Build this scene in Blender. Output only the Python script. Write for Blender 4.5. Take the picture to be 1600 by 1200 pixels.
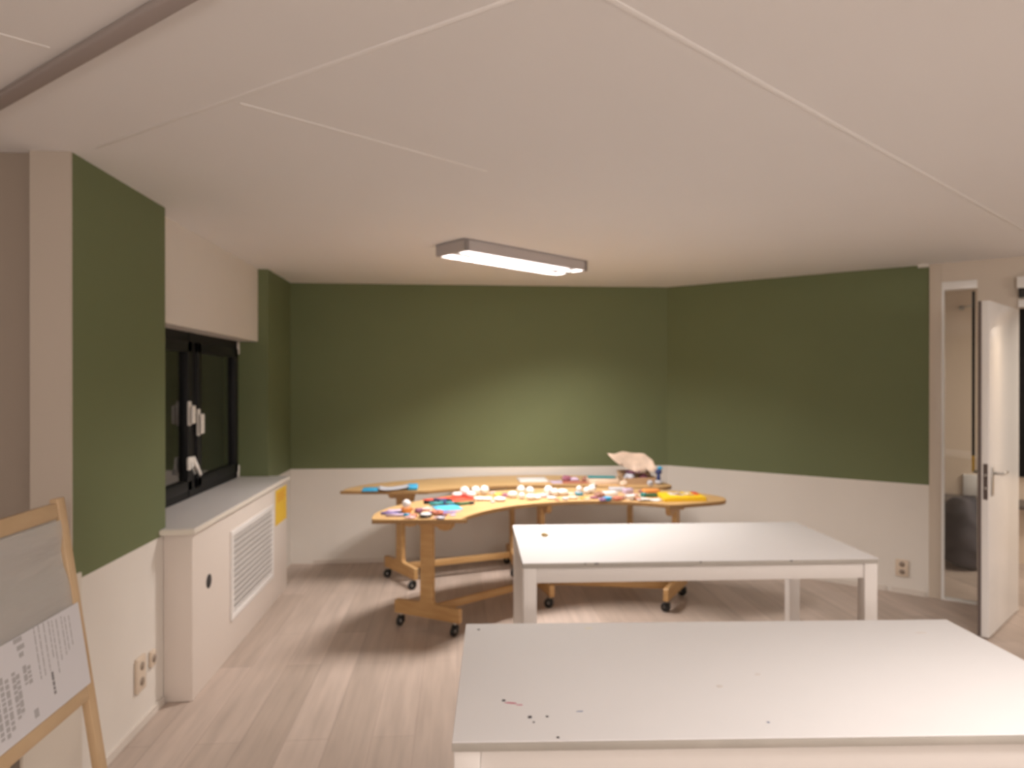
import bpy, bmesh, math, random
from mathutils import Vector, Matrix, noise
R_ = math.radians
random.seed(7)
for o in list(bpy.data.objects): bpy.data.objects.remove(o)
scene = bpy.context.scene
C = scene.collection

# ------------------------------------------------------------ camera, world, exposure, lights
TH = R_(4.63)                      # camera looks this much to the right of the left wall's direction
F, H0, CH = 1050.0, 598.0, 1.58    # focal length in px (1600 wide), horizon row, camera height
CEIL, WAINS = 2.45, 0.826
cam_d = bpy.data.cameras.new('camera'); cam = bpy.data.objects.new('camera', cam_d); C.objects.link(cam)
cam.location = (0, 0, CH)
cam.rotation_euler = (R_(90) - math.atan(2/F), 0, -TH)
cam_d.sensor_width = 36; cam_d.lens = 36*F/1600
cam_d.clip_start = 0.05
cam_d.dof.use_dof = True; cam_d.dof.focus_distance = 0.5; cam_d.dof.aperture_fstop = 9.0
scene.camera = cam

w = bpy.data.worlds.new('world'); scene.world = w; w.use_nodes = True
w.node_tree.nodes['Background'].inputs[0].default_value = (0.01, 0.012, 0.02, 1)
w.node_tree.nodes['Background'].inputs[1].default_value = 0.3
scene.view_settings.view_transform = 'Standard'; scene.view_settings.look = 'None'
scene.view_settings.gamma = 1; scene.view_settings.use_curve_mapping = False
scene.view_settings.exposure = 0.0

def cam2room(x, d):                 # camera frame (right, forward) -> room frame
    return Vector((x*math.cos(TH)+d*math.sin(TH), -x*math.sin(TH)+d*math.cos(TH)))
def at(px, py, z):                  # where the sight line of a pixel meets the height z
    d = (CH-z)*F/(py-H0); v = cam2room((px-800)*d/F, d); return Vector((v.x, v.y, z))
def ray(px):
    return cam2room((px-800)/F, 1.0)
def on_x(px, py, X):                # on the vertical plane x = X
    r = ray(px); t = X/r.x; return Vector((X, r.y*t, CH-(py-H0)/F*t))
def on_y(px, py, Y):
    r = ray(px); t = Y/r.y; return Vector((r.x*t, Y, CH-(py-H0)/F*t))

FIX = (0.394, 4.51)                  # centre of the visible fixture
FROT = R_(38.4)
def lamp(name, x, y, rz, power, sx=1.0, sy=0.2, spread=150, z=CEIL-0.070, col=(1.0, 0.925, 0.87)):
    l = bpy.data.lights.new(name, 'AREA'); l.shape = 'RECTANGLE'; l.size = sx; l.size_y = sy
    l.energy = power; l.color = col; l.spread = R_(spread)
    o = bpy.data.objects.new(name, l); C.objects.link(o); o.location = (x, y, z); o.rotation_euler = (0, 0, rz)
    return o
for sy_ in (-.084, .084):
    lamp('fixture_light', FIX[0]-sy_*math.sin(FROT), FIX[1]+sy_*math.cos(FROT), FROT, 24, sx=1.0, sy=.045, spread=138, z=CEIL-.024)
lamp('fixture_light_behind', 1.9, 0.9, FROT, 30, spread=155)
def fill_lamp(x, y, z, power, r=.16):           # unseen fill lamps, added to brighten the ceiling and walls
    l = bpy.data.lights.new('added_fill_light', 'POINT'); l.energy = power; l.shadow_soft_size = r; l.color = (1.0, .92, .86)
    o = bpy.data.objects.new('added_fill_light', l); C.objects.link(o); o.location = (x, y, z)
fill_lamp(0.3, -1.5, 1.75, 84); fill_lamp(4.4, 0.5, 1.85, 40)
lamp('hall_light', 5.45, 4.15, FROT, 44, spread=170, col=(1.0, 0.90, 0.78))

# ------------------------------------------------------------ materials
def mat(name, col, rough=0.6, metal=0.0, spec=0.4, bump=0.0, bscale=80, var=0.0, vscale=6, emit=None, estr=0, coat=0.0, sheen=0.0):
    m = bpy.data.materials.new(name); m.use_nodes = True
    nt = m.node_tree; b = nt.nodes['Principled BSDF']
    b.inputs['Base Color'].default_value = (*col, 1); b.inputs['Roughness'].default_value = rough
    b.inputs['Metallic'].default_value = metal; b.inputs['Specular IOR Level'].default_value = spec
    b.inputs['Coat Weight'].default_value = coat; b.inputs['Sheen Weight'].default_value = sheen
    tc = nt.nodes.new('ShaderNodeTexCoord')
    if var > 0:
        n = nt.nodes.new('ShaderNodeTexNoise'); n.inputs['Scale'].default_value = vscale; n.inputs['Detail'].default_value = 5
        nt.links.new(tc.outputs['Object'], n.inputs['Vector'])
        r = nt.nodes.new('ShaderNodeMapRange'); r.inputs[3].default_value = 1-var; r.inputs[4].default_value = 1+var
        nt.links.new(n.outputs['Fac'], r.inputs[0])
        mx = nt.nodes.new('ShaderNodeVectorMath'); mx.operation = 'SCALE'; mx.inputs[0].default_value = col
        nt.links.new(r.outputs[0], mx.inputs['Scale']); nt.links.new(mx.outputs[0], b.inputs['Base Color'])
    if bump > 0:
        n2 = nt.nodes.new('ShaderNodeTexNoise'); n2.inputs['Scale'].default_value = bscale; n2.inputs['Detail'].default_value = 4
        nt.links.new(tc.outputs['Object'], n2.inputs['Vector'])
        bp = nt.nodes.new('ShaderNodeBump'); bp.inputs['Strength'].default_value = bump; bp.inputs['Distance'].default_value = 0.002
        nt.links.new(n2.outputs['Fac'], bp.inputs['Height']); nt.links.new(bp.outputs[0], b.inputs['Normal'])
    if emit:
        b.inputs['Emission Color'].default_value = (*emit, 1); b.inputs['Emission Strength'].default_value = estr
    return m
def wood_mat(name, c1, c2, scale=(2, 30, 30), rough=0.45, spec=0.4):
    m = mat(name, c1, rough, spec=spec); nt = m.node_tree; b = nt.nodes['Principled BSDF']
    tc = nt.nodes.new('ShaderNodeTexCoord'); mp = nt.nodes.new('ShaderNodeMapping'); mp.inputs['Scale'].default_value = scale
    n = nt.nodes.new('ShaderNodeTexNoise'); n.inputs['Scale'].default_value = 1.5; n.inputs['Detail'].default_value = 6
    cr = nt.nodes.new('ShaderNodeValToRGB'); cr.color_ramp.elements[0].color = (*c2, 1); cr.color_ramp.elements[1].color = (*c1, 1)
    cr.color_ramp.elements[0].position = .35; cr.color_ramp.elements[1].position = .65
    nt.links.new(tc.outputs['Object'], mp.inputs[0]); nt.links.new(mp.outputs[0], n.inputs['Vector'])
    nt.links.new(n.outputs['Fac'], cr.inputs[0]); nt.links.new(cr.outputs[0], b.inputs['Base Color'])
    return m
def floor_mat():
    m = mat('laminate_planks', (.6, .5, .45), 0.42, spec=.35); nt = m.node_tree; b = nt.nodes['Principled BSDF']
    tc = nt.nodes.new('ShaderNodeTexCoord')
    mp = nt.nodes.new('ShaderNodeMapping'); mp.inputs['Rotation'].default_value = (0, 0, R_(90))
    br = nt.nodes.new('ShaderNodeTexBrick')
    br.inputs['Scale'].default_value = 1; br.inputs['Brick Width'].default_value = 1.28; br.inputs['Row Height'].default_value = 0.19
    br.inputs['Mortar Size'].default_value = 0.0022; br.inputs['Mortar Smooth'].default_value = .3
    br.inputs['Color1'].default_value = (.55, .45, .39, 1); br.inputs['Color2'].default_value = (.45, .365, .31, 1)
    br.inputs['Mortar'].default_value = (.38, .30, .26, 1); br.offset = .37
    nt.links.new(tc.outputs['Object'], mp.inputs[0]); nt.links.new(mp.outputs[0], br.inputs['Vector'])
    mp2 = nt.nodes.new('ShaderNodeMapping'); mp2.inputs['Scale'].default_value = (14, 1.1, 1)
    n = nt.nodes.new('ShaderNodeTexNoise'); n.inputs['Scale'].default_value = 1.6; n.inputs['Detail'].default_value = 7
    nt.links.new(tc.outputs['Object'], mp2.inputs[0]); nt.links.new(mp2.outputs[0], n.inputs['Vector'])
    r = nt.nodes.new('ShaderNodeMapRange'); r.inputs[1].default_value = .25; r.inputs[2].default_value = .75; r.inputs[3].default_value = .84; r.inputs[4].default_value = 1.14
    nt.links.new(n.outputs['Fac'], r.inputs[0])
    mx = nt.nodes.new('ShaderNodeVectorMath'); mx.operation = 'SCALE'
    nt.links.new(br.outputs['Color'], mx.inputs[0]); nt.links.new(r.outputs[0], mx.inputs['Scale']); nt.links.new(mx.outputs[0], b.inputs['Base Color'])
    return m
M = {}
M['white_wall'] = mat('white_wall_paint', (.80, .755, .70), .55, bump=.15, var=.02, spec=.3)
M['green'] = mat('green_wall_paint', (.160, .188, .092), .62, bump=.3, bscale=120, var=.04, vscale=3, spec=.3)
M['ceiling'] = mat('ceiling_board', (.87, .855, .85), .8, bump=.1, var=.02, vscale=1.5, spec=.2)
M['seam'] = mat('ceiling_joint', (.905, .89, .88), .7)
M['duct'] = mat('grey_duct', (.36, .31, .29), .7)
M['trim'] = mat('white_trim', (.72, .66, .60), .4)
M['post'] = mat('frame_paint', (.66, .58, .49), .35, spec=.5)
M['white_gloss'] = mat('white_gloss_paint', (.88, .87, .86), .25, spec=.5)
M['floor'] = floor_mat()
M['table_white'] = mat('white_laminate_top', (.77, .755, .755), .6, var=.015, vscale=4, spec=.5)
M['table_leg'] = mat('white_painted_wood', (.80, .76, .73), .4, var=.01)
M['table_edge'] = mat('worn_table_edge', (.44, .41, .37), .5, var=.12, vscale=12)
M['radiator'] = mat('radiator_cover_paint', (.78, .70, .64), .45)
M['sill'] = mat('grey_white_sill', (.66, .63, .62), .35, spec=.5)
M['sill_edge'] = mat('sill_edge', (.80, .74, .66), .4)
M['grille'] = mat('white_grille', (.86, .83, .81), .35)
M['dark_in'] = mat('dark_cavity', (.05, .045, .045), .9)
M['win'] = mat('dark_window_frame', (.011, .011, .012), .5, spec=.3)
M['birch'] = wood_mat('birch_ply', (.62, .385, .17), (.52, .30, .12), (3, 3, 20))
M['birch_top'] = wood_mat('beech_laminate_top', (.66, .43, .20), (.60, .38, .17), (4, 14, 4), rough=.4)
M['birch_edge'] = wood_mat('top_edge_band', (.38, .22, .09), (.30, .17, .07), (3, 3, 20))
M['easel'] = wood_mat('easel_pine', (.60, .43, .26), (.52, .36, .21), (20, 3, 3))
M['rubber'] = mat('black_rubber', (.025, .025, .025), .5)
M['metal'] = mat('steel', (.55, .54, .52), .3, metal=1)
M['housing'] = mat('fixture_housing', (.52, .48, .47), .5)
M['socket'] = mat('beige_plastic', (.72, .60, .48), .4)
M['socket_dark'] = mat('socket_recess', (.32, .25, .2), .6)
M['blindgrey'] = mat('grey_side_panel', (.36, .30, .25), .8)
M['reflector'] = mat('grey_reflector', (.50, .48, .48), .35, spec=.5)
M['tube'] = mat('lit_tube', (1, 1, 1), .4, emit=(1, .93, .93), estr=1.4)
def glass_mat(name, tint=(.9, .92, .92)):
    m = bpy.data.materials.new(name); m.use_nodes = True; b = m.node_tree.nodes['Principled BSDF']
    b.inputs['Base Color'].default_value = (*tint, 1); b.inputs['Roughness'].default_value = .02
    b.inputs['Transmission Weight'].default_value = 1; b.inputs['IOR'].default_value = 1.45
    nt = m.node_tree; n = nt.nodes.new('ShaderNodeTexNoise'); n.inputs['Scale'].default_value = 3
    r = nt.nodes.new('ShaderNodeMapRange'); r.inputs[3].default_value = .0; r.inputs[4].default_value = .05
    nt.links.new(n.outputs['Fac'], r.inputs[0]); nt.links.new(r.outputs[0], b.inputs['Roughness'])
    return m
M['glass'] = glass_mat('window_glass')
_cc = {}
def colm(name, col, rough=.55, **k):
    if name not in _cc: _cc[name] = mat(name, col, rough, var=.06, vscale=40, **k)
    return _cc[name]

# ------------------------------------------------------------ mesh helpers
class MB:
    """collects shapes and links them as ONE mesh object"""
    def __init__(s): s.bm = bmesh.new(); s.mats = []
    def mi(s, m):
        if m not in s.mats: s.mats.append(m)
        return s.mats.index(m)
    def box(s, x0, x1, y0, y1, z0, z1, m, bev=0, mtx=None, segs=2):
        bm = bmesh.new(); bmesh.ops.create_cube(bm, size=1)
        bmesh.ops.scale(bm, vec=(abs(x1-x0), abs(y1-y0), abs(z1-z0)), verts=bm.verts)
        bmesh.ops.translate(bm, vec=((x0+x1)/2, (y0+y1)/2, (z0+z1)/2), verts=bm.verts)
        if bev: bmesh.ops.bevel(bm, geom=bm.edges[:], offset=bev, segments=segs, affect='EDGES', profile=.5)
        return s.add(bm, m, mtx, smooth=bev > 0)
    def add(s, bm, m, mtx=None, smooth=False):
        i = s.mi(m)
        if mtx is not None: bmesh.ops.transform(bm, matrix=mtx, verts=bm.verts)
        for f in bm.faces: f.material_index = i; f.smooth = smooth
        me = bpy.data.meshes.new('t'); bm.to_mesh(me); bm.free(); s.bm.from_mesh(me); bpy.data.meshes.remove(me)
        return s
    def cyl(s, p0, p1, r0, m, r1=None, n=20, cap=True, bev=0):
        p0, p1 = Vector(p0), Vector(p1); r1 = r0 if r1 is None else r1; d = p1-p0
        bm = bmesh.new(); bmesh.ops.create_cone(bm, cap_ends=cap, segments=n, radius1=r0, radius2=r1, depth=d.length)
        if bev: bmesh.ops.bevel(bm, geom=[e for e in bm.edges if abs(e.verts[0].co.z-e.verts[1].co.z) < 1e-6], offset=bev, segments=2, affect='EDGES')
        q = Vector((0, 0, 1)).rotation_difference(d.normalized()).to_matrix().to_4x4()
        return s.add(bm, m, Matrix.Translation((p0+p1)/2) @ q, True)
    def prism(s, pts, z0, z1, m, bev=0, mtx=None, edge_m=None, smooth=False):
        bm = bmesh.new(); vs = [bm.verts.new((x, y, z0)) for x, y in pts]; f = bm.faces.new(vs)
        r = bmesh.ops.extrude_face_region(bm, geom=[f]); bmesh.ops.translate(bm, vec=(0, 0, z1-z0), verts=[v for v in r['geom'] if isinstance(v, bmesh.types.BMVert)])
        bmesh.ops.recalc_face_normals(bm, faces=bm.faces)
        if bev: bmesh.ops.bevel(bm, geom=[e for e in bm.edges if abs(e.verts[0].co.z-e.verts[1].co.z) < 1e-6], offset=bev, segments=2, affect='EDGES')
        s.add(bm, m, mtx, False)
        if edge_m:
            j = s.mi(edge_m); s.bm.normal_update()
            for f in s.bm.faces:
                if f.material_index == s.mi(m) and abs(f.normal.z) < .8: f.material_index = j
        return s
    def ball(s, c, r, m, sc=(1, 1, 1), jit=0, seed=0, sub=3, mtx=None):
        bm = bmesh.new(); bmesh.ops.create_icosphere(bm, subdivisions=sub, radius=1)
        rr = random.Random(seed)
        ph = [rr.uniform(0, 6.28) for _ in range(6)]
        for v in bm.verts:
            k = 1
            if jit:
                x, y, z = v.co
                k += jit*(math.sin(4*x+ph[0])*math.sin(5*y+ph[1])+.6*math.sin(9*z+ph[2]+3*x)+.4*math.sin(13*y+ph[3]+5*z))
            v.co = Vector((v.co.x*sc[0], v.co.y*sc[1], v.co.z*sc[2]))*r*k
        mm = Matrix.Translation(c) @ (mtx if mtx is not None else Matrix.Identity(4))
        return s.add(bm, m, mm, True)
    def crumple(s, c, r, m, sc=(1, 1, .5), seed=0, flat=True):
        bm = bmesh.new(); bmesh.ops.create_icosphere(bm, subdivisions=3, radius=1)
        off = Vector((seed*1.37 % 17, seed*.71 % 13, seed*2.3 % 11))
        for v in bm.verts:
            p = v.co*1.6+off
            k = .92+.34*noise.noise(p)+.22*abs(noise.noise(p*2.3))-.10*abs(noise.noise(p*4.7))
            z = v.co.z*k; z = max(z, -.80)
            v.co = Vector((v.co.x*sc[0]*k, v.co.y*sc[1]*k, z*sc[2]))*r
        zm = min(v.co.z for v in bm.verts)
        for v in bm.verts: v.co.z -= zm
        return s.add(bm, m, Matrix.Translation(c), False)
    def sheet(s, sx, sy, m, curl=.0, fold=0, th=.0012, n=10, seed=0, mtx=None):
        rr = random.Random(seed); ph = rr.uniform(0, 6); bm = bmesh.new(); bmesh.ops.create_grid(bm, x_segments=n, y_segments=n, size=.5)
        for v in bm.verts:
            x, y = v.co.x, v.co.y
            z = curl*(abs(2*x)**3*.6+abs(2*y)**3*.4*(1+math.sin(ph+x*3)))/1.0+fold*(.5+.5*math.sin(7*x+ph)*math.cos(6*y+ph))
            v.co = Vector((x*sx, y*sy, z+.001))
        r = bmesh.ops.extrude_face_region(bm, geom=bm.faces[:])
        bmesh.ops.translate(bm, vec=(0, 0, th), verts=[v for v in r['geom'] if isinstance(v, bmesh.types.BMVert)])
        bmesh.ops.recalc_face_normals(bm, faces=bm.faces)
        return s.add(bm, m, mtx, True)
    def build(s, name, parent=None, loc=None, rz=0, mtx=None):
        me = bpy.data.meshes.new(name); s.bm.to_mesh(me); s.bm.free()
        for m in s.mats: me.materials.append(m)
        o = bpy.data.objects.new(name, me); C.objects.link(o)
        if parent is not None: o.parent = parent
        if loc is not None: o.location = loc
        if rz: o.rotation_euler = (0, 0, rz)
        if mtx is not None: o.matrix_world = mtx
        return o
def empty(name, loc, rz=0):
    o = bpy.data.objects.new(name, None); C.objects.link(o); o.location = loc; o.rotation_euler = (0, 0, rz); o.empty_display_size = .1
    return o
def tag(o, label, cat, group=None):
    o['label'] = label; o['category'] = cat
    if group: o['group'] = group
    return o
def struct(o, label=None):
    o['kind'] = 'structure'
    if label: o['label'] = label
    return o
def copy_tree(o, parent=None):
    c = o.copy(); C.objects.link(c); c.parent = parent
    for ch in list(o.children): copy_tree(ch, c)
    return c
def frame_mtx(origin, ux):        # x along ux (2D), z up, y = in-wall normal (to the left of ux)
    ux = Vector((ux[0], ux[1], 0)).normalized(); uy = Vector((-ux.y, ux.x, 0))
    m = Matrix((ux, uy, Vector((0, 0, 1)))).transposed().to_4x4(); m.translation = Vector(origin); return m

# ------------------------------------------------------------ room shell
XL, YB = -1.45, 5.995
PE, PA, PP = 2.667, 3.473, 5.29          # pier end, niche start, niche end along the left wall
CC = Vector((1.907, YB)); U = Vector((.7643, -.6448)); NRM = Vector((.6448, .7643))   # angled wall: corner, direction, outward normal
b = MB(); b.box(-3.2, 8.2, -2.6, 9.2, -.1, 0, M['floor']); struct(b.build('floor'))
b = MB(); b.box(-3.2, 8.2, -2.6, 9.2, CEIL, CEIL+.1, M['ceiling']); struct(b.build('ceiling'))

def paint_pier(b, y0, y1, x0, endwhite=False):
    b.box(x0, XL, y0, y1, 0, WAINS, M['white_wall']); b.box(x0, XL, y0, y1, WAINS, CEIL, M['green'])
b = MB()
paint_pier(b, PE, PA, -1.59); b.box(-1.9, -1.59, PE+.105, PA, 0, CEIL, M['green']); paint_pier(b, PP, YB+.1, -1.9)
b.box(-1.9, XL, PA, PP, 0, .82, M['white_wall'])
struct(b.build('wall_left'))
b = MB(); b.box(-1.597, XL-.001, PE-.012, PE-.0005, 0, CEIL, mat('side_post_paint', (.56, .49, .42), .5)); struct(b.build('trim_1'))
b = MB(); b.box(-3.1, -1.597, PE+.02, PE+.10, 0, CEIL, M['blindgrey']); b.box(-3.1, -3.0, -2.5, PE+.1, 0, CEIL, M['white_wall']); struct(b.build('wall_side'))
b = MB(); b.box(-1.67, -1.525, PA, PP, 1.895, CEIL, M['white_wall']); struct(b.build('trim_2'))
b = MB(); b.box(XL-.1, CC.x+.08, YB, YB+.1, 0, WAINS, M['white_wall']); b.box(XL-.1, CC.x+.08, YB, YB+.1, WAINS, CEIL, M['green']); struct(b.build('wall_back'))
AM = frame_mtx((CC.x, CC.y, 0), U)       # local x along the angled wall, local y outward
def s_at(px):                            # distance along the angled wall seen at a pixel column
    r = ray(px); den = r.x*(-U.y)+r.y*U.x; return (CC.y*r.x-CC.x*r.y)/(U.x*r.y-U.y*r.x)
def z_at(px, py):
    s = s_at(px); p = CC+U*s; d = p.x*math.sin(TH)+p.y*math.cos(TH); return CH-(py-H0)/F*d
S0, S1, S2, SH = s_at(1452), s_at(1471), s_at(1527), s_at(1594)-.026
b = MB(); b.box(0, S0, 0, .1, 0, WAINS, M['white_wall'], mtx=AM); b.box(0, S0, 0, .1, WAINS, CEIL, M['green'], mtx=AM); struct(b.build('wall_right'))
zt, zb = z_at(1500, 452), z_at(1500, 941)
b = MB()
b.box(S0, S1, -.012, .1, 0, CEIL, M['post'], mtx=AM, bev=.003)
b.box(S1, S2, 0, .1, zt+.06, CEIL, M['post'], mtx=AM)
b.box(S2, SH+.02, 0, .1, 0, CEIL, M['post'], mtx=AM)
SD = SH+.02+.86
b.box(SH+.02, SD, 0, .1, 2.10, CEIL, M['post'], mtx=AM)
b.box(SD, SD+2.9, 0, .1, 0, CEIL, M['white_wall'], mtx=AM)
struct(b.build('wall_partition'))
b = MB()                                  # sidelight
b.box(S1, S2, -.01, .06, zt, zt+.06, M['white_gloss'], mtx=AM, bev=.003)
b.box(S1, S2, -.01, .06, 0.01, zb, M['white_gloss'], mtx=AM, bev=.003)
b.box(S1, S1+.018, -.01, .06, zb, zt, M['white_gloss'], mtx=AM)
win2 = struct(b.build('window_1'))
b = MB(); b.box(S1+.01, S2, .03, .036, zb-.005, zt+.005, M['glass'], mtx=AM); b.build('pane', win2)
b = MB(); b.box(S2-.032, S2-.014, -.004, .028, z_at(1521, 712), zt-.02, M['rubber'], mtx=AM); b.build('gasket_strip', win2)
b = MB(); b.box(S2-.032, S2-.014, -.004, .028, z_at(1521, 738), z_at(1521, 712), colm('yellow_tape', (.75, .5, .1)), mtx=AM); b.build('tape', win2)
# far sides of the room, and the hall behind the partition
b = MB(); b.box(-3.1, 6.0, -2.6, -2.5, 0, CEIL, M['white_wall']); struct(b.build('wall_rear'))
e = CC+U*(SD+2.9)
b = MB(); b.box(5.9, 6.0, -2.5, e.y+.05, 0, CEIL, M['white_wall']); struct(b.build('wall_far_right'))
hallm = mat('hall_wall_paint', (.74, .62, .50), .6)
b = MB()
b.box(-.9, 6.2, 1.55, 1.65, 0, CEIL, hallm, mtx=AM)
b.box(6.1, 6.2, .1, 1.6, 0, CEIL, hallm, mtx=AM)
b.box(-.9, -.8, .1, 1.6, 0, CEIL, hallm, mtx=AM)
struct(b.build('wall_hall'))
# the dark night window on the hall wall, seen through the doorway
def hall_hit(px, yl):
    r_ = ray(px); t = (CC.dot(NRM)+yl)/r_.dot(NRM); q_ = r_*t; return (q_-CC).dot(U), q_.x*math.sin(TH)+q_.y*math.cos(TH)
hx0, hd = hall_hit(1591, 1.52); hz0, hz1 = CH-(745-H0)/F*hd, CH-(480-H0)/F*hd
b = MB(); b.box(hx0, hx0+1.0, 1.52, 1.555, hz0, hz1, M['win'], mtx=AM, bev=.004); wh = struct(b.build('window_2'))
b = MB(); b.box(hx0+.06, hx0+.94, 1.512, 1.5195, hz0+.06, hz1-.06, M['glass'], mtx=AM); b.build('pane', wh)

# baseboards
b = MB(); b.box(XL, XL+.012, PE, PA-.04, 0, .035, M['trim']); struct(b.build('baseboard_left'))
b = MB(); b.box(XL+.2, CC.x, YB-.012, YB, 0, .035, M['trim']); struct(b.build('baseboard_back'))
b = MB(); b.box(0.0, S0-.28, -.012, 0, 0, .035, M['trim'], mtx=AM); b.box(S0-.24, S0-.02, -.014, 0, 0, .04, M['trim'], mtx=AM); struct(b.build('baseboard_right'))

# ceiling joints and the grey duct
def strip(name, a, c, wd, th, m):
    A = at(*a, CEIL).to_2d() if len(a) == 2 else Vector(a[:2]); B_ = at(*c, CEIL).to_2d()
    d = B_-A; mt = frame_mtx((A.x, A.y, 0), d)
    b = MB(); b.box(0, d.length, -wd/2, wd/2, CEIL-th, CEIL+.001, m, mtx=mt, bev=min(wd, th)*.3); return struct(b.build(name))
strip('trim_3', (150, 231), (860, -22), .016, .0015, M['seam'])
strip('trim_4', (375, 162), (760, 268), .014, .0015, M['seam'])
strip('trim_5', (900, -30), (1640, 382), .018, .0015, M['seam'])
strip('trim_6', (-20, 48), (78, 76), .014, .0015, M['seam'])
strip('trim_7', (-60, 188), (330, -40), .045, .022, M['duct'])
b = MB(); b.box(S0-.07, S0, -.05, 0.0, CEIL-.02, CEIL, M['white_wall'], mtx=AM); struct(b.build('trim_8'))

# ------------------------------------------------------------ window in the niche
XW = -1.67
b = MB()
WY0, WY1, WZ0, WZ1 = PA-.04, on_x(371, 600, XW).y, .86, 1.905
ym = on_x(299, 600, XW).y
b.box(XW-.05, XW, WY0, WY1, WZ1-.07, WZ1+.03, M['win']); b.box(XW-.05, XW, WY0, WY1, WZ0-.02, WZ0+.05, M['win'])
b.box(XW-.05, XW, WY1-.05, WY1, WZ0, WZ1, M['win']); b.box(XW-.05, XW, WY0, WY0+.05, WZ0, WZ1, M['win'])
b.box(XW-.05, XW+.005, ym-.045, ym+.045, WZ0, WZ1, M['win'])
w1 = struct(b.build('window_3', None))
for (a, c) in ((WY0+.05, ym-.045), (ym+.045, WY1-.05)):
    b = MB(); t = .065
    b.box(XW-.035, XW+.022, a, c, WZ1-.07-t, WZ1-.072, M['win'], bev=.004); b.box(XW-.035, XW+.022, a, c, WZ0+.052, WZ0+.05+t, M['win'], bev=.004)
    b.box(XW-.035, XW+.022, a, a+t, WZ0+.05, WZ1-.072, M['win'], bev=.004); b.box(XW-.035, XW+.022, c-t, c, WZ0+.05, WZ1-.072, M['win'], bev=.004)
    sh = b.build('sash', w1)
    b = MB(); b.box(XW-.012, XW-.006, a+t-.01, c-t+.01, WZ0+.04+t, WZ1-.06-t, M['glass']); b.build('pane', sh)
b = MB(); b.box(XW-.25, XW-.1, PA-.6, PP+.4, .5, 2.3, mat('night_outside', (.012, .014, .012), .9)); struct(b.build('wall_outside'))
b = MB(); b.box(-1.9, XW-.045, WY1-.01, PP+.01, .8, CEIL, M['green']); b.box(XW-.06, XW, WY1, PP, .8, CEIL, M['green'])
struct(b.build('wall_niche'))
hw = colm('white_handle_plastic', (.85, .8, .74), .35)
def wpt(px, py): return on_x(px, py, XW+.03)
for nm, (px, py), hgt in (('window_handle', (297, 646), .15), ('window_handle', (311, 660), .17)):
    p = wpt(px, py); b = MB(); b.box(XW+.018, XW+.034, p.y-.018, p.y+.018, p.z-hgt/2, p.z+hgt/2, hw, bev=.005)
    b.cyl((XW+.03, p.y, p.z+hgt*.25), (XW+.05, p.y, p.z+hgt*.25), .012, hw)
    b.box(XW+.040, XW+.058, p.y-.022, p.y+.022, p.z-hgt*.42, p.z+hgt*.32, hw, bev=.005); b.build(nm, w1)
p = wpt(299, 725); b = MB(); b.box(XW+.018, XW+.040, p.y-.05, p.y+.02, p.z-.035, p.z+.045, hw, bev=.008); b.cyl((XW+.03, p.y+.02, p.z+.04), (XW+.07, p.y+.045, p.z-.075), .014, hw, .009)
b.cyl((XW+.03, p.y-.03, p.z+.02), (XW+.06, p.y-.02, p.z-.06), .008, M['metal']); b.build('window_latch', w1)
for py in (544, 736):
    p = on_x(372, py, XW+.01); b = MB(); b.cyl((XW+.012, p.y-.004, p.z-.045), (XW+.012, p.y-.004, p.z+.045), .010, hw); b.build('hinge', w1)

# ------------------------------------------------------------ radiator cover with sill
XR = -1.31; YR0, YR1 = 3.445, on_x(448, 900, -1.31).y
rc = tag(empty('radiator_cover', (XL+.07, YR0, 0)), 'long white boxed radiator cover with slatted grille under the dark window', 'radiator cover')
def kid(b, name, parent, off):            # build with world coordinates under an empty
    o = b.build(name, parent); o.location = -Vector(off); return o
O = (XL+.07, YR0, 0)
b = MB(); b.box(XL+.001, XR, YR0, YR1, 0, .83, M['radiator'], bev=.003)
kid(b, 'body', rc, O)
sl = MB(); sl.box(XW+.001, XR+.02, YR0-.03, PP-.004, .835, .862, M['sill'], bev=.004)
sl.box(XR+.0205, XR+.024, YR0-.03, PP-.004, .832, .860, M['sill_edge'])
# keep the sill out of the piers: only between the niche sides behind the wall plane
sl = MB(); sl.prism([(XW+.001, PA+.002), (XL+.001, PA+.002), (XL+.001, YR0-.045), (XR+.022, YR0-.03), (XR+.022, YR1+.02), (XL+.001, YR1+.02), (XL+.001, PP-.003), (XW+.001, PP-.003)], .832, .862, M['sill'], bev=.004, edge_m=M['sill_edge'])
kid(sl, 'sill_board', rc, O)
g0 = on_x(359, 900, XR); g1 = on_x(425, 900, XR)
gz1 = (on_x(359, 829, XR).z+on_x(425, 790, XR).z)/2; gz0 = (on_x(359, 966, XR).z+on_x(425, 907, XR).z)/2
b = MB(); fr = .035
b.box(XR+.001, XR+.012, g0.y, g1.y, gz1-fr, gz1, M['grille'], bev=.002); b.box(XR+.001, XR+.012, g0.y, g1.y, gz0, gz0+fr, M['grille'], bev=.002)
b.box(XR+.001, XR+.012, g0.y, g0.y+fr, gz0+fr, gz1-fr, M['grille']); b.box(XR+.001, XR+.012, g1.y-fr, g1.y, gz0+fr, gz1-fr, M['grille'])
b.box(XR+.0005, XR+.0018, g0.y+.01, g1.y-.01, gz0+.01, gz1-.01, mat('grille_backing', (.45, .42, .40), .8))
ns = 13
for i in range(ns):
    z = gz0+fr+(gz1-gz0-2*fr)*(i+.5)/ns
    mt = Matrix.Translation((XR+.008, (g0.y+g1.y)/2, z)) @ Matrix.Rotation(R_(25), 4, 'Y')
    b.box(-.002, .0015, -(g1.y-g0.y)/2+fr-.002, (g1.y-g0.y)/2-fr+.002, -.0105, .0105, M['grille'], mtx=mt)
kid(b, 'grille', rc, O)
p = on_x(326, 908, XR)
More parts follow.
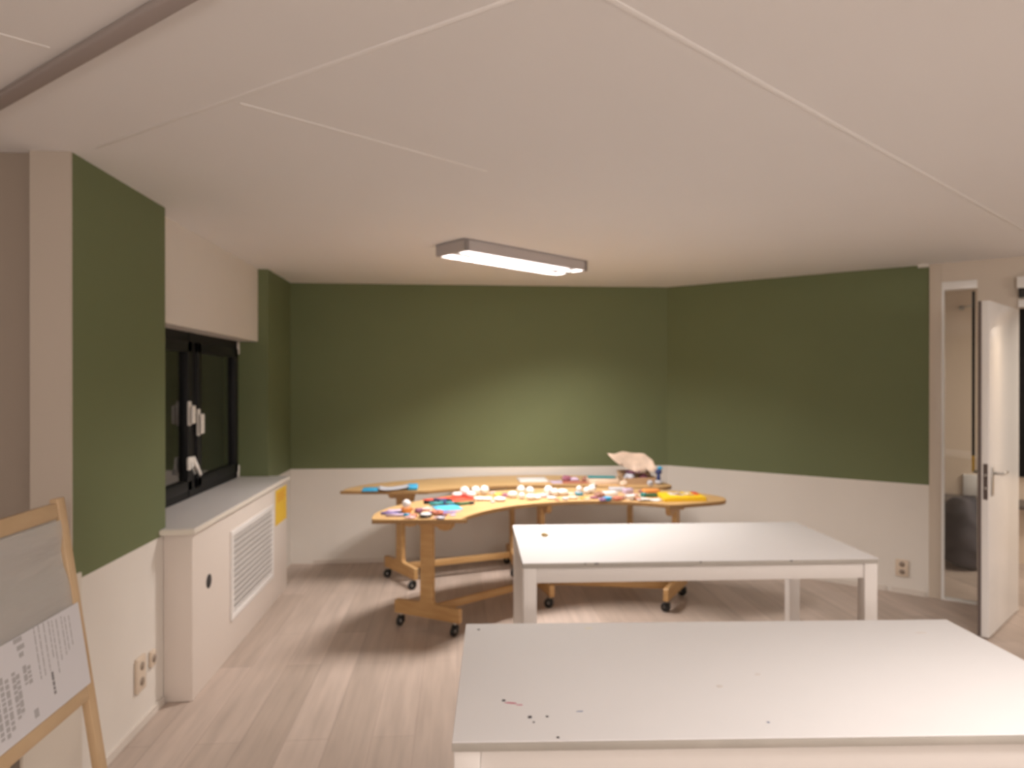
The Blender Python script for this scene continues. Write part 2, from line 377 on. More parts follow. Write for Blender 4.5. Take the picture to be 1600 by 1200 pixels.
b = MB(); b.cyl((XR-.001, 0, 0), (XR+.0015, 0, 0), .037, M['dark_in'], n=28); bmesh.ops.translate(b.bm, vec=(0, p.y, p.z), verts=b.bm.verts)
kid(b, 'valve_opening', rc, O)
p0, p1 = on_x(430, 783, XR), on_x(447, 783, XR)
b = MB(); hgt = .255
b.box(XR+.0012, XR+.0025, p0.y, p1.y, .80-hgt, .80, colm('yellow_card', (.86, .55, .03), .5))
o = tag(b.build('yellow_notice'), 'small yellow card taped to the far end of the radiator cover', 'notice')
b = MB(); inkm = colm('orange_ink', (.75, .30, .03), .6)
yy0, yy1 = p0.y, p1.y; ww = yy1-yy0
for i in range(4):
    b.box(XR+.0026, XR+.0032, yy0+ww*.15, yy0+ww*(.85-.12*(i % 2)), .80-.03-i*.018-.008, .80-.03-i*.018, inkm)
b.build('printed_lines', o)

# ------------------------------------------------------------ wall sockets
def socket(name, mtx, wd, hg, label, holes):
    root = tag(empty(name, (0, 0, 0)), label, 'socket'); root.matrix_world = mtx
    b = MB(); b.box(-wd/2, wd/2, -.016, 0, -hg/2, hg/2, M['socket'], bev=.004); b.build('plate', root)
    for (x, z) in holes:
        b = MB(); b.cyl((x, -.0175, z), (x, -.0155, z), .019, M['socket_dark'], n=20); b.build('recess', root)
    return root
LM = lambda p: Matrix.Translation((XL, p.y, p.z)) @ Matrix.Rotation(R_(90), 4, 'Z')
p = on_x(216, 1053, XL); socket('wall_socket', LM(p), .085, .155, 'beige double wall socket low on the left wall, larger of the two', ((0, .035), (0, -.035)))
p = on_x(235, 1029, XL); socket('data_socket', LM(p), .045, .075, 'small beige single outlet beside the double socket on the left wall', ((0, 0),))
s = s_at(1410); p = CC+U*s; z = z_at(1410, 887)
m_ = AM.copy(); m_.translation = Vector((p.x, p.y, z)); socket('wall_socket', m_, .085, .125, 'beige wall socket on the white lower part of the right wall', ((0, .028), (0, -.028)))

# ------------------------------------------------------------ ceiling fixture
def fixture(x, y, rz, label, lit=True):
    r = empty('ceiling_light', (x, y, CEIL), rz); tag(r, label, 'ceiling light')
    L, W, Hh, t = 1.12, .295, .072, .006
    b = MB(); b.box(-L/2, L/2, -W/2, W/2, -t-.001, -.001, M['housing'])
    b.box(-L/2, L/2, -W/2, -W/2+t, -Hh, -.001, M['housing']); b.box(-L/2, L/2, W/2-t, W/2, -Hh, -.001, M['housing'])
    b.box(-L/2, -L/2+.03, -W/2, W/2, -Hh, -.001, M['housing']); b.box(L/2-.03, L/2, -W/2, W/2, -Hh, -.001, M['housing'])
    b.build('housing', r)
    for sy in (-1, 1):
        b = MB(); b.cyl((-L/2+.035, sy*.084, -.016), (L/2-.035, sy*.084, -.016), .0072, M['tube'], n=16); b.build('lit_tube', r)
        b = MB(); y_ = sy*(W/2-t-.001); b.box(-L/2+.031, L/2-.031, y_-.001, y_+.001, -Hh+.004, -.0075, M['reflector']); b.build('reflector', r)
    b = MB(); b.box(-L/2+.031, L/2-.031, -.025, .025, -Hh+.001, -.0075, M['reflector'], bev=.003); b.build('centre_spine', r)
    b = MB()
    b.box(-L/2+.0305, L/2-.0305, -W/2+t+.003, W/2-t-.003, -.0078, -.0072, M['reflector']); b.build('back_reflector', r)
    return r
fixture(FIX[0], FIX[1], FROT, 'grey rectangular fluorescent fixture with two lit tubes on the ceiling')

# ------------------------------------------------------------ white tables
def white_table(c_near_left, c_far_left, length, z, label, over=0.0, rot_extra=0):
    A, B_ = Vector(c_near_left), Vector(c_far_left); dv = B_-A; dep = dv.length
    fwd = dv.normalized(); ux = Vector((fwd.y, -fwd.x))
    ctr = A+ux*length/2+fwd*dep/2
    r = empty('white_table', (ctr.x, ctr.y, 0), math.atan2(ux.y, ux.x)); tag(r, label, 'table', 'low white rectangular tables')
    L, D = length, dep; lg = .062; th = .024
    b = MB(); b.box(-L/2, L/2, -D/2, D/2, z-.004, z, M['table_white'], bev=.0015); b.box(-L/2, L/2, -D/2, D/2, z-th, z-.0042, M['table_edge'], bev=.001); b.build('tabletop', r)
    for sx in (-1, 1):
        for sy in (-1, 1):
            b = MB(); x, y = sx*(L/2-lg/2-.004), sy*(D/2-lg/2-.004)
            b.box(x-lg/2, x+lg/2, y-lg/2, y+lg/2, 0, z-th-.0005, M['table_leg'], bev=.002); b.build('leg', r)
    ah = .072
    for sy in (-1, 1):
        b = MB(); y = sy*(D/2-.022); b.box(-L/2+lg+.005, L/2-lg-.005, y-.010, y+.010, z-th-ah, z-th-.0008, M['table_leg'], bev=.0015); b.build('apron', r)
    for sx in (-1, 1):
        b = MB(); x = sx*(L/2-.022); b.box(x-.010, x+.010, -D/2+lg+.005, D/2-lg-.005, z-th-ah, z-th-.0008, M['table_leg'], bev=.0015); b.build('apron', r)
    return r
ZT = .745
nl, nr, fl, frr = at(816.5, 880.5, ZT), at(1383, 880, ZT), at(801, 820.5, ZT), at(1258, 820, ZT)
mid = white_table(nl.to_2d(), fl.to_2d(), ((nr-nl).length+(frr-fl).length)/2, ZT, 'white rectangular table in the middle, in front of the curved wooden tables')
nl2, fl2, fr2 = at(724.5, 1156, ZT), at(728, 975, ZT), at(1479, 968, ZT)
uxv = (fr2-fl2).to_2d(); Lf = uxv.length; fw = Vector((-uxv.y, uxv.x)).normalized(); depf = (fl2-nl2).length+.01
front = white_table((fl2.to_2d()-fw*depf), fl2.to_2d(), Lf, ZT, 'white rectangular table nearest the camera, with paint specks on its top')
def speck(px, py, rad, m, sx=1, rz=0, nm='paint_speck'):
    p = at(px, py, ZT+.0004); b = MB(); rr = random.Random(px)
    pts = [(rad*sx*math.cos(a/10*6.283)*rr.uniform(.7, 1.15), rad*math.sin(a/10*6.283)*rr.uniform(.7, 1.15)) for a in range(10)]
    b.prism(pts, 0, .0006, m); o = b.build(nm, front)
    inv = (Matrix.Translation(front.location) @ Matrix.Rotation(front.rotation_euler.z, 4, 'Z')).inverted()
    q = inv @ p; o.location = q; o.rotation_euler = (0, 0, rz)
dk = colm('dark_paint', (.05, .04, .05)); rd = colm('magenta_paint', (.55, .12, .2)); bl = colm('grey_blue_paint', (.35, .38, .5)); fnt = colm('faint_smudge', (.70, .65, .62))
for a in ((787, 1095, .006, dk, 1), (798, 1099, .0035, rd, 5, -.15), (812, 1102, .002, rd, 5, -.1), (828, 1121, .007, dk, 1), (834, 1129, .003, dk, 1), (855, 1120, .004, dk, 1),
          (906, 1112, .003, bl, 3.5, .05),  (1201, 1129, .0045, bl, 1), (872, 1153, .004, dk, 1), (748, 984, .006, dk, 1), (1125, 1073, .008, fnt, 1.3),
          (1440, 989, .008, fnt, 2.5), (920, 982, .007, colm('faint_yellow', (.78, .74, .60)), 2), (1184, 1054, .005, fnt, 2)):
    speck(*a)
# a drip on the middle table's front edge
for px_, w_ in ((934, .010), (916, .004), (1101, .005), (1249, .006)):
    p_ = at(px_, 884, ZT-.008); inv_ = (Matrix.Translation(mid.location) @ Matrix.Rotation(mid.rotation_euler.z, 4, 'Z')).inverted(); q_ = inv_ @ p_
    b = MB(); yy_ = -(fl.to_2d()-nl.to_2d()).length/2
    b.box(q_.x-w_, q_.x+w_, yy_-.0008, yy_+.0005, ZT-.009, ZT-.003, dk, bev=.0003); b.build('paint_speck', mid)
c_ = at(850, 838, ZT); b = MB(); b.ball((0, 0, .009), .013, colm('ochre_clay', (.50, .34, .12)), (1.1, .9, .75), jit=.12, seed=3, sub=3); b.ball((.014, .004, .006), .008, colm('ochre_clay', (.5, .34, .12)), jit=.1, seed=9, sub=2)
tag(b.build('clay_crumb', None, c_), 'tiny ochre crumb lying on the left end of the middle white table', 'crumb')

# ------------------------------------------------------------ curved wooden tables on castors
ZW = .758
def round_poly(pts, idx, r, n=6):
    out = []; N = len(pts)
    for i, p in enumerate(pts):
        if i in idx:
            P = Vector(p); A = Vector(pts[i-1]); B_ = Vector(pts[(i+1) % N]); rr = idx[i]
            # corner between long segments only: step along each side
            a = (A-P); c = (B_-P); a = P+a.normalized()*min(rr, a.length*.9); c = P+c.normalized()*min(rr, c.length*.9)
            for k in range(n+1):
                t = k/n; q = a*(1-t)**2+P*2*t*(1-t)+c*t*t; out.append((q.x, q.y))
        else: out.append(tuple(p))
    return out
def top_outline(R, W, left, right, ao, ai):
    """ring segment; left and right are the rounded ends as (radius, angle) pairs from the outer to the inner arc"""
    P = lambda r, a: (r*math.sin(a), r*math.cos(a)-R)
    n = 40; pts = []
    for i in range(n+1): pts.append(P(R+W/2, -ao[0]+(ao[0]+ao[1])*i/n))
    def smooth(lst):
        q = [Vector(P(*v)) for v in lst]; out = []
        for i in range(len(q)-1):
            p0, p1, p2, p3 = q[max(i-1, 0)], q[i], q[i+1], q[min(i+2, len(q)-1)]
            for k in range(5):
                t = k/5; v = .5*((2*p1)+(p2-p0)*t+(2*p0-5*p1+4*p2-p3)*t*t+(3*p1-p0-3*p2+p3)*t**3); out.append((v.x, v.y))
        out.append(tuple(q[-1])); return out
    pts += smooth(right)
    for i in range(n+1): pts.append(P(R-W/2, ai[1]-(ai[0]+ai[1])*i/n))
    pts += list(reversed(smooth(left)))
    return pts
def caster(parent, x, y):
    root = MB()
    root.cyl((x, y, .058), (x, y, .085), .009, M['metal'], n=12)
    root.box(x-.018, x+.018, y-.014, y+.016, .046, .066, M['rubber'], bev=.004)
    root.box(x-.018, x-.013, y-.016, y+.016, .02, .06, M['rubber']); root.box(x+.013, x+.018, y-.016, y+.016, .02, .06, M['rubber'])
    root.cyl((x-.012, y+.012, .033), (x+.012, y+.012, .033), .033, M['rubber'], n=24, bev=.004)
    root.cyl((x-.0135, y+.012, .033), (x+.0135, y+.012, .033), .012, M['metal'], n=12)
    return root.build('caster', parent)
def t_leg(root, ang, RW):
    """one board leg: scalloped bracket, column and foot, cut from thick ply; x = radial direction"""
    th = .034; pr = []
    half = [(.245, .083), (.245, .162), (.238, .168), (.075, .174), (.052, .182), (.045, .20), (.043, .64), (.046, .662), (.065, .675), (.085, .668), (.10, .655), (.14, .650), (.17, .658), (.19, .682), (.196, .706), (.205, .716), (.207, ZW-.0262)]
    pts = half+[(-x, z) for x, z in reversed(half)]
    bm = bmesh.new(); vs = [bm.verts.new((x, -th/2, z)) for x, z in pts]; f = bm.faces.new(vs)
    r = bmesh.ops.extrude_face_region(bm, geom=[f]); bmesh.ops.translate(bm, vec=(0, th, 0), verts=[v for v in r['geom'] if isinstance(v, bmesh.types.BMVert)])
    bmesh.ops.recalc_face_normals(bm, faces=bm.faces)
    cx, cy = RW*math.sin(ang), RW*math.cos(ang)-RW
    b = MB(); b.add(bm, M['birch'])
    o = b.build('leg', root); o.location = (cx, cy, 0); o.rotation_euler = (0, 0, math.pi/2-ang)
    for sx in (-1, 1): caster(o, sx*.205, 0)
    return Vector((cx, cy))
def curved_table(cx, cy, rot, RW, WW, left, right, ao, ai, angs, label):
    # arc centre given in the camera frame; the root stands under the middle of the top
    m2 = cam2room(cx+RW*math.sin(rot), cy+RW*math.cos(rot))
    r = empty('curved_table', (m2.x, m2.y, 0), -rot-TH); tag(r, label, 'table', 'curved wooden craft tables')
    b = MB(); b.prism(top_outline(RW, WW, left, right, ao, ai), ZW-.025, ZW, M['birch_top'], bev=.003, edge_m=M['birch_edge']); b.build('tabletop', r)
    ps = [t_leg(r, a, RW) for a in angs]
    for i in range(2):
        d = ps[i+1]-ps[i]; n = d.normalized(); a = ps[i]+n*.02; e_ = ps[i+1]-n*.02
        mt = frame_mtx((a.x, a.y, 0), d)
        b = MB(); b.box(0, (e_-a).length, -.013, .013, .105, .155, M['birch'], bev=.003, mtx=mt); b.build('stretcher', r)
    return r
curved_table(.561, 3.741, -.279, 1.229, .609, [(1.53, -.85), (1.505, -.96), (1.46, -1.045), (1.425, -1.085), (1.385, -1.083), (.915, -.958), (.925, -.93)],
    [(1.53, .85), (1.47, .975), (1.40, 1.03), (1.30, 1.055), (1.18, 1.02), (1.06, .965), (.96, .90)], (.83, .83), (.90, .85), (-.83, -.01, .80), 'front curved beech table on castors, strewn with craft materials')
curved_table(.283, 3.784, -.114, 1.908, .60, [(2.205, -.60), (2.16, -.675), (2.10, -.73), (2.06, -.752), (2.025, -.748), (1.63, -.523), (1.618, -.50)],
    [(2.205, .50), (2.12, .56), (1.99, .63), (1.88, .672), (1.78, .665), (1.69, .60), (1.62, .52)], (.58, .48), (.49, .50), (-.54, -.035, .487), 'rear curved beech table on castors, standing against the green wall')

# ------------------------------------------------------------ things on the curved tables
Z1 = ZW+.0005
col = dict(white=(.80, .77, .76), red=(.80, .09, .05), blue=(.05, .38, .66), lblue=(.10, .50, .80), navy=(.04, .06, .18), black=(.03, .03, .035), teal=(.05, .32, .34), green=(.06, .14, .06),
           purple=(.38, .22, .42), violet=(.26, .22, .55), pink=(.70, .46, .45), orange=(.80, .34, .10), brick=(.55, .20, .14), brown=(.33, .17, .12), magenta=(.34, .13, .19), lilac=(.62, .50, .66), beige=(.80, .65, .52),
           yellow=(.92, .62, .02), silver=(.55, .56, .62), ochre=(.75, .42, .08), plum=(.25, .10, .18))
def onto(px, py, z):                  # a spot on the table top, raised to the height z
    p = at(px, py, Z1); p.z = z; return p
def cm(k): return colm('craft_'+k, col[k], .5)
def pen(px, py, k, ang, cap='black', label='', L=.13, r=.009, cat='marker', z=Z1):
    p = onto(px, py, z); o = tag(empty('marker_pen', p, ang), label, cat, 'marker pens on the front curved table')
    b = MB(); b.cyl((-L/2, 0, r), (L*.22, 0, r), r, cm(k), n=14, bev=.0015); b.build('barrel', o)
    b = MB(); b.cyl((L*.225, 0, r), (L/2, 0, r), r*1.12, cm(cap), r1=r*.85, n=14, bev=.0015); b.build('cap', o)
def ball(px, py, label, r=.030, k='white', z=Z1, group='white foam balls on the front curved table', name='foam_ball', cat='ball', sc=(1, 1, 1)):
    p = onto(px, py, z); b = MB(); b.ball((0, 0, r*sc[2]), r, cm(k), sc, jit=.012, seed=int(px), sub=3); tag(b.build(name, None, p), label, cat, group)
def wad(px, py, k, label, r=.03, sc=(1, .8, .5), name='paper_scrap', cat='scrap', z=Z1, group='craft scraps on the front curved table'):
    p = onto(px, py, z); b = MB(); b.crumple((0, 0, 0), r, cm(k), sc, seed=int(px*3+py)); tag(b.build(name, None, p), label, cat, group)
def sheet(px, py, k, sx, sy, ang, label, curl=.006, name='paper_sheet', cat='paper', fold=0, z=Z1, group=None, th=.0012):
    p = onto(px, py, z); b = MB(); b.sheet(sx, sy, cm(k), curl, fold, th, seed=int(px)); return tag(b.build(name, None, p, ang), label, cat, group)
def tub(px, py, k, label, r=.032, h=.045, inner=None, name='craft_tub', cat='tub', z=Z1, group=None, r0=None):
    p = at(px, py, z); o = tag(empty(name, p), label, cat, group); r0 = r0 or r*.82
    bm = bmesh.new(); n = 24; prof = [(r0*.98, 0), (r0, .002), (r, h), (r*1.04, h+.001), (r*1.04, h-.002), (r*.93, h-.001), (r0*.92, .004)]
    rings = [[bm.verts.new((a*math.cos(t/n*6.2832), a*math.sin(t/n*6.2832), zz)) for t in range(n)] for a, zz in prof]
    for i in range(len(rings)-1):
        for t in range(n): bm.faces.new((rings[i][t], rings[i][(t+1) % n], rings[i+1][(t+1) % n], rings[i+1][t]))
    bm.faces.new(rings[0]); bm.faces.new(rings[-1]); bmesh.ops.recalc_face_normals(bm, faces=bm.faces)
    b = MB(); b.add(bm, cm(k), None, True); b.build('cup', o)
    if inner: b = MB(); b.ball((0, 0, h*.62), r*.86, cm(inner), (1, 1, .45), jit=.06, seed=int(px)); b.build('filling', o)
    return o
def block(px, py, k, sx, sy, sz, ang, label, name='craft_box', cat='box', z=Z1, bev=.003, group=None):
    p = at(px, py, z); b = MB(); b.box(-sx/2, sx/2, -sy/2, sy/2, 0, sz, cm(k), bev=bev); return tag(b.build(name, None, p, ang), label, cat, group)

# --- front table, left end
pen(614, 804, 'violet', -.05, 'navy', 'violet felt pen at the left end of the front curved table', L=.15, r=.008)
pen(622, 807, 'lilac', .02, 'blue', 'lilac felt pen with blue cap beside the violet pen, left table end', L=.15)
sheet(621, 799.5, 'lilac', .12, .06, .2, 'lilac paper strip behind the felt pens at the left table end', fold=.006)
tub(635, 803, 'orange', 'orange paper cup carrying a white ball at the left table end', r=.034, h=.038, name='paper_cup', cat='cup')
ball(635, 803, 'white foam ball sitting in the orange cup', r=.028, z=Z1+.034)
wad(641, 810, 'pink', 'pink tissue scrap lying before the orange cup', .028, (1.2, .8, .3))
wad(654, 801, 'plum', 'dark plum tissue wad right of the orange cup', .028, (1, .8, .6))
wad(645, 807, 'brick', 'brick red scrap between orange cup and white dish', .024, (1.2, .8, .35))
wad(664, 798, 'pink', 'pink tissue scrap behind the dark rimmed white dish', .026, (1.3, .8, .45))
tub(665, 808, 'black', 'low black dish filled with white stuffing near the table edge', r=.042, h=.020, inner='white', name='craft_dish', cat='dish', r0=.032)
wad(684, 805, 'brick', 'brick red crumpled paper right of the black dish', .036, (1.1, .8, .55))
tub(689, 810.5, 'silver', 'round silver disc at the front edge of the curved table', r=.026, h=.010, name='metal_disc', cat='disc', r0=.025)
sheet(700, 801, 'violet', .10, .05, -.3, 'violet paper strip in front of the bright blue sheet', curl=.003)
sheet(712, 800, 'pink', .07, .04, .5, 'small pink paper strip beside the violet strip', curl=.003)
sheet(699, 794, 'lblue', .17, .17, .25, 'bright blue paper sheet near the left end of the front table', curl=.003)
sheet(703, 781, 'red', .34, .20, .45, 'bright red paper sheet under the pile of pens and foam balls', curl=.004)
pen(677, 787, 'black', .1, 'black', 'black marker lying on the left corner of the red sheet', r=.012)
pen(692, 786, 'navy', -.2, 'black', 'navy marker lying on top between red and blue sheets', r=.014, z=Z1+.003)
pen(686, 789.5, 'teal', .3, 'navy', 'teal marker lying at the rear edge of the blue sheet', r=.010, z=Z1+.003)
pen(704, 789, 'teal', -.3, 'green', 'teal marker with green cap in front of the red sheet', r=.010, z=Z1+.003)
pen(727, 789, 'green', .4, 'black', 'dark green marker lying right of the blue sheet', r=.010)
p = at(674, 794, Z1); sc_ = tag(empty('scissors', p, .9), 'small steel scissors with white handles left of the blue sheet', 'scissors')
b = MB(); b.box(0, .07, -.004, .003, .002, .004, M['metal']); b.box(0, .07, -.003, .004, .0042, .006, M['metal'], mtx=Matrix.Rotation(.2, 4, 'Z')); b.build('blades', sc_)
for s_ in (-1, 1):
    bm = bmesh.new(); b = MB()
    for k in range(12):
        a0, a1 = k/12*6.283, (k+1)/12*6.283
        b.cyl((-.03+.020*math.cos(a0), s_*.016+.012*math.sin(a0), .004), (-.03+.020*math.cos(a1), s_*.016+.012*math.sin(a1), .004), .0035, cm('white'), n=8)
    bm.free(); b.build('handle', sc_)
# foam balls in the middle; on the red sheet and beyond it
for px, py, lb, kw in (
    (714, 777, 'white foam egg lying flat on the rear of the red sheet, leftmost there', dict(sc=(1.25, .9, .6))),
    (726, 776, 'largest white foam ball at the rear of the red sheet', dict(r=.036)),
    (736, 778, 'white foam egg on its side at the right edge of the red sheet', dict(sc=(1.2, .9, .75))),
    (743, 774, 'white foam ball second from left along the rear edge behind the red sheet', dict(r=.033)),
    (757, 773, 'white foam ball rightmost along the rear edge behind the red sheet', dict(r=.033))):
    kw.setdefault('z', Z1+.002); ball(px, py, lb, **kw)
ball(749, 782, 'flat white foam piece right of the red sheet, nearer the table edge', sc=(1.4, 1, .45))
ball(761, 782, 'flat white foam piece next to it on the right, before the two rear balls', sc=(1.3, 1, .4))
ball(781, 783.5, 'white foam dome lying alone near the edge between both ball piles', sc=(1.3, 1, .5), r=.034)
ball(770, 785.5, 'tiny grey white foam bit at the edge left of the lone dome', sc=(1.2, 1, .5), r=.014, k='silver')
wad(779, 776, 'ochre', 'ochre crumpled paper between the two piles of white balls', .032, (1.3, .8, .5))
wad(789, 776, 'magenta', 'magenta scrap beside the ochre paper', .024, (1.3, .9, .6))
wad(770, 772, 'pink', 'pink scrap right behind the first ball pile', .024, (1.3, .9, .4))
for px, py, lb, kw in (
    (801, 778, 'white foam egg leftmost of the second ball pile', dict(sc=(1.25, .9, .8))),
    (815, 780, 'white foam ball at the front of the second ball pile', dict(r=.024)),
    (814, 772, 'white foam ball at the rear top of the second ball pile', dict(r=.032)),
    (828, 773.5, 'white foam ball rear right in the second ball pile', dict(r=.031)),
    (829, 781, 'white foam cone lying at the front right of the second ball pile', dict(sc=(1.2, 1, .7))),
    (838, 780, 'flat white foam piece ending the second ball pile on the right', dict(sc=(1.2, .9, .45), r=.028))):
    ball(px, py, lb, **kw)
sheet(845, 774, 'beige', .13, .10, .2, 'beige paper right behind the second ball pile', curl=.01)
wad(850, 777, 'pink', 'pale pink tissue right of the second ball pile', .032, (1.3, .9, .45))
for px, py, lb, kw in (
    (857, 773, 'white foam ball standing highest in the third pile', dict(r=.034)),
    (867, 775, 'white foam ball in the middle of the third pile', dict(r=.028)),
    (879, 774, 'wide white foam egg right in the third pile', dict(sc=(1.4, 1, .8))),
    (862, 780, 'flat white foam piece at the front of the third pile', dict(sc=(1.3, .9, .4), r=.028)),
    (895, 779, 'flat pale foam disc alone right of the third pile', dict(sc=(1.4, 1, .35), r=.028, k='beige'))):
    ball(px, py, lb, **kw)
tub(883, 781, 'silver', 'small silver dish near the edge below the third ball pile', r=.024, h=.014, name='craft_dish', cat='dish')
wad(890, 773, 'beige', 'beige paper scrap behind the pale foam disc', .026, (1.5, .8, .35))
tub(905, 774, 'blue', 'blue tub filled with white balls right of the third pile', r=.032, h=.022, inner='white')
ball(905, 774, 'white foam ball on top of the blue tub', r=.022, z=Z1+.026)
ball(917, 772, 'white foam ball between the blue tub and the brown scraps', r=.026)
ball(925, 771, 'tall white foam egg left of the brown scraps', r=.030, sc=(1, 1, 1.1))
wad(936, 776, 'brown', 'brown felt scrap before the tall white egg', .036, (1.3, .9, .55))
wad(928, 779, 'magenta', 'magenta felt scrap at the brown scrap', .026, (1.2, .9, .4))
wad(918, 783-2, 'beige', 'beige crumb left of the blue tin at the table edge', .018, (1.4, .8, .4))
tub(949, 782, 'blue', 'blue tin standing at the front edge below the white carton', r=.030, h=.022, name='tin', cat='tin')
wad(941, 783, 'purple', 'purple scrap left of the blue tin', .024, (1.1, .9, .6))
block(953, 775, 'white', .10, .07, .032, .1, 'small white carton behind the blue tin')
wad(964, 782, 'brick', 'brick red wad right of the blue tin', .032, (1.3, .9, .5))
wad(973, 780, 'brown', 'brown wad left of the white bowl', .026, (1.2, .9, .5))
block(964, 768, 'silver', .12, .06, .030, -.1, 'pale grey box behind the white carton')
tub(984, 781, 'white', 'white bowl near the front edge of the front table', r=.034, h=.032, inner='white', name='craft_bowl', cat='bowl')
block(981, 771, 'lilac', .07, .05, .036, .3, 'lilac box behind the white bowl')
wad(996, 781, 'brick', 'brick red scrap right of the white bowl', .024, (1.2, .9, .4))
sheet(1014, 782, 'white', .17, .08, .02, 'white paper strip left of the yellow box', curl=.004, fold=.01)
sheet(1007, 774, 'beige', .12, .08, .2, 'pale beige paper behind the white strip', curl=.004)
tub(1005, 776, 'teal', 'small teal pot left of the orange pencil case', r=.022, h=.024, name='paint_pot', cat='pot')
wad(1018, 776, 'green', 'dark green felt scrap between teal pot and yellow box', .034, (1.4, .8, .4))
block(1017, 770, 'orange', .13, .055, .030, .05, 'orange pencil case behind the green felt scrap', name='pencil_case', cat='pencil case', bev=.010)
wad(606, 801, 'purple', 'small purple scrap at the far left rear of the front table', .016, (1.4, .8, .4))
wad(641, 797, 'brick', 'small brick red scrap right behind the orange cup', .018, (1.3, .9, .5))
wad(673, 803, 'purple', 'purple scrap between the black dish and the tissue behind it', .016, (1.2, .9, .6))
wad(694, 806, 'magenta', 'magenta scrap right of the brick red crumpled paper', .018, (1.2, .9, .5))
wad(682, 810, 'pink', 'pale pink scrap left of the silver disc', .014, (1.4, .9, .4))
wad(707, 806, 'lilac', 'lilac scrap in front of the violet strip', .016, (1.3, .9, .4))
wad(871, 782, 'brick', 'tiny brick red scrap at the edge below the third ball pile', .014, (1.4, .9, .4))
wad(911, 779, 'ochre', 'ochre scrap in front of the blue tub', .018, (1.4, .9, .4))
wad(957, 771, 'magenta', 'magenta scrap between the carton and the pale grey box', .018, (1.2, .9, .6))
wad(992, 775, 'pink', 'pale pink scrap behind the white bowl', .020, (1.3, .9, .5))
wad(1001, 769, 'magenta', 'magenta scrap left of the orange pencil case', .016, (1.3, .9, .5))
wad(1024, 780, 'orange', 'small orange scrap touching the left corner of the yellow box', .014, (1.3, .9, .4))
# yellow box with a printed picture
p = at(1064, 779, Z1); yb = tag(empty('yellow_box', p, .02), 'flat yellow game box with a printed picture near the right end of the front table', 'box')
b = MB(); b.prism([(-.16, -.12), (.14, -.12), (.16, .13), (-.13, .13)], 0, .026, cm('yellow'), bev=.002); b.build('lid', yb)
b = MB(); rr = random.Random(4)
for i in range(26):
    k = rr.choice(['white', 'beige', 'beige', 'brown', 'ochre', 'white']); x, y = rr.uniform(-.06, .10), rr.uniform(-.03, .10)
    b.cyl((x, y, .0262+i*.00006), (x, y, .0265+i*.00006), rr.uniform(.012, .026), cm(k), n=9)
for x, y in ((.118, .04), (.13, .07), (.12, -.0), (.128, .1)):
    b.cyl((x, y, .0262), (x, y, .0284), .02, cm('red'), n=9)
b.build('printed_picture', yb)

# --- rear table
p = at(612, 765, Z1)
mg = tag(empty('ring_binder', p, .04), 'open booklet with blue covers and pale pages at the left end of the rear table', 'booklet')
b = MB(); b.box(-.22, -.10, -.075, .075, 0, .010, cm('blue'), bev=.002); b.build('cover', mg)
b = MB(); b.sheet(.24, .15, cm('silver'), .022, 0, .004, seed=2, mtx=Matrix.Translation((.02, 0, .004))); b.build('page', mg)
b = MB(); b.box(.12, .20, -.07, .075, .002, .034, cm('blue'), bev=.012); b.build('spine', mg)
sheet(832, 751, 'white', .24, .22, .03, 'stack of white paper on the rear table in front of the green wall', curl=0, name='paper_stack', th=.012)
rg = 'craft scraps on the rear curved table'
sheet(884, 753, 'lilac', .26, .16, .1, 'pale lilac paper on the rear table, right of the white stack', curl=0)
sheet(905, 754, 'brick', .28, .12, -.05, 'red brown felt sheet under the magenta wad on the rear table', curl=.0, z=Z1+.0025)
wad(885, 752, 'magenta', 'magenta wad on the pale lilac paper, rear table', .032, (1.3, .9, .8), group=rg, z=Z1+.004)
wad(897, 752, 'lilac', 'lilac wad right of the magenta wad, rear table', .028, (1.4, .9, .6), group=rg, z=Z1+.004)
wad(916, 752.5, 'brown', 'brown lump right of the lilac wad on the rear table', .036, (1.1, .9, .7), group=rg, z=Z1+.004)
bx = block(941, 755, 'beige', .24, .14, .045, .05, 'low beige cardboard tray left of the heap on the rear table', name='cardboard_tray', cat='tray')
sheet(940, 755, 'teal', .22, .12, -.1, 'teal folder lying on the low cardboard tray', curl=.004, z=Z1+.047)
wad(928, 760, 'beige', 'beige paper wad before the low cardboard tray', .022, (1, .8, .8), group=rg)
# heap with the big tilted sheet
card = colm('cardboard', (.48, .32, .19), .7)
p = at(996, 754.5, Z1); hb = tag(empty('cardboard_box', p, .05), 'open brown cardboard box at the right end of the rear table', 'box')
b = MB(); b.box(-.14, .14, -.08, .08, 0, .006, card); b.box(-.14, .14, -.08, -.074, .006, .052, card); b.box(-.14, .14, .074, .08, .006, .052, card)
b.box(-.14, -.134, -.074, .074, .006, .052, card); b.box(.134, .14, -.074, .074, .006, .052, card); b.build('body', hb)
b = MB(); b.box(-.14, .14, 0, .06, 0, .003, card, mtx=Matrix.Translation((0, .08, .052)) @ Matrix.Rotation(R_(40), 4, 'X')); b.build('flap', hb)
q = p+Vector((0, 0, .07))
wad(974, 759, 'beige', 'beige crumpled paper at the left foot of the cardboard box', .028, (1, .8, .9), group=rg)
wad(1016, 759.3, 'silver', 'grey crumpled paper at the right front of the cardboard box', .028, (.9, .7, .9), group=rg)
wad(984, 754.5, 'silver', 'grey white tissue bulging out of the left side of the cardboard box', .046, (1.1, .95, .95), group=rg, z=Z1+.0075)
wad(1006, 754.5, 'magenta', 'magenta cloth in the right side of the cardboard box', .036, (1.1, .95, 1.1), group=rg, z=Z1+.0075)
wad(992, 754.5, 'plum', 'plum felt scrap lying across the cardboard box contents', .045, (1.7, .9, .3), group=rg, z=Z1+.080)
p = at(1029, 757, Z1); b = MB()
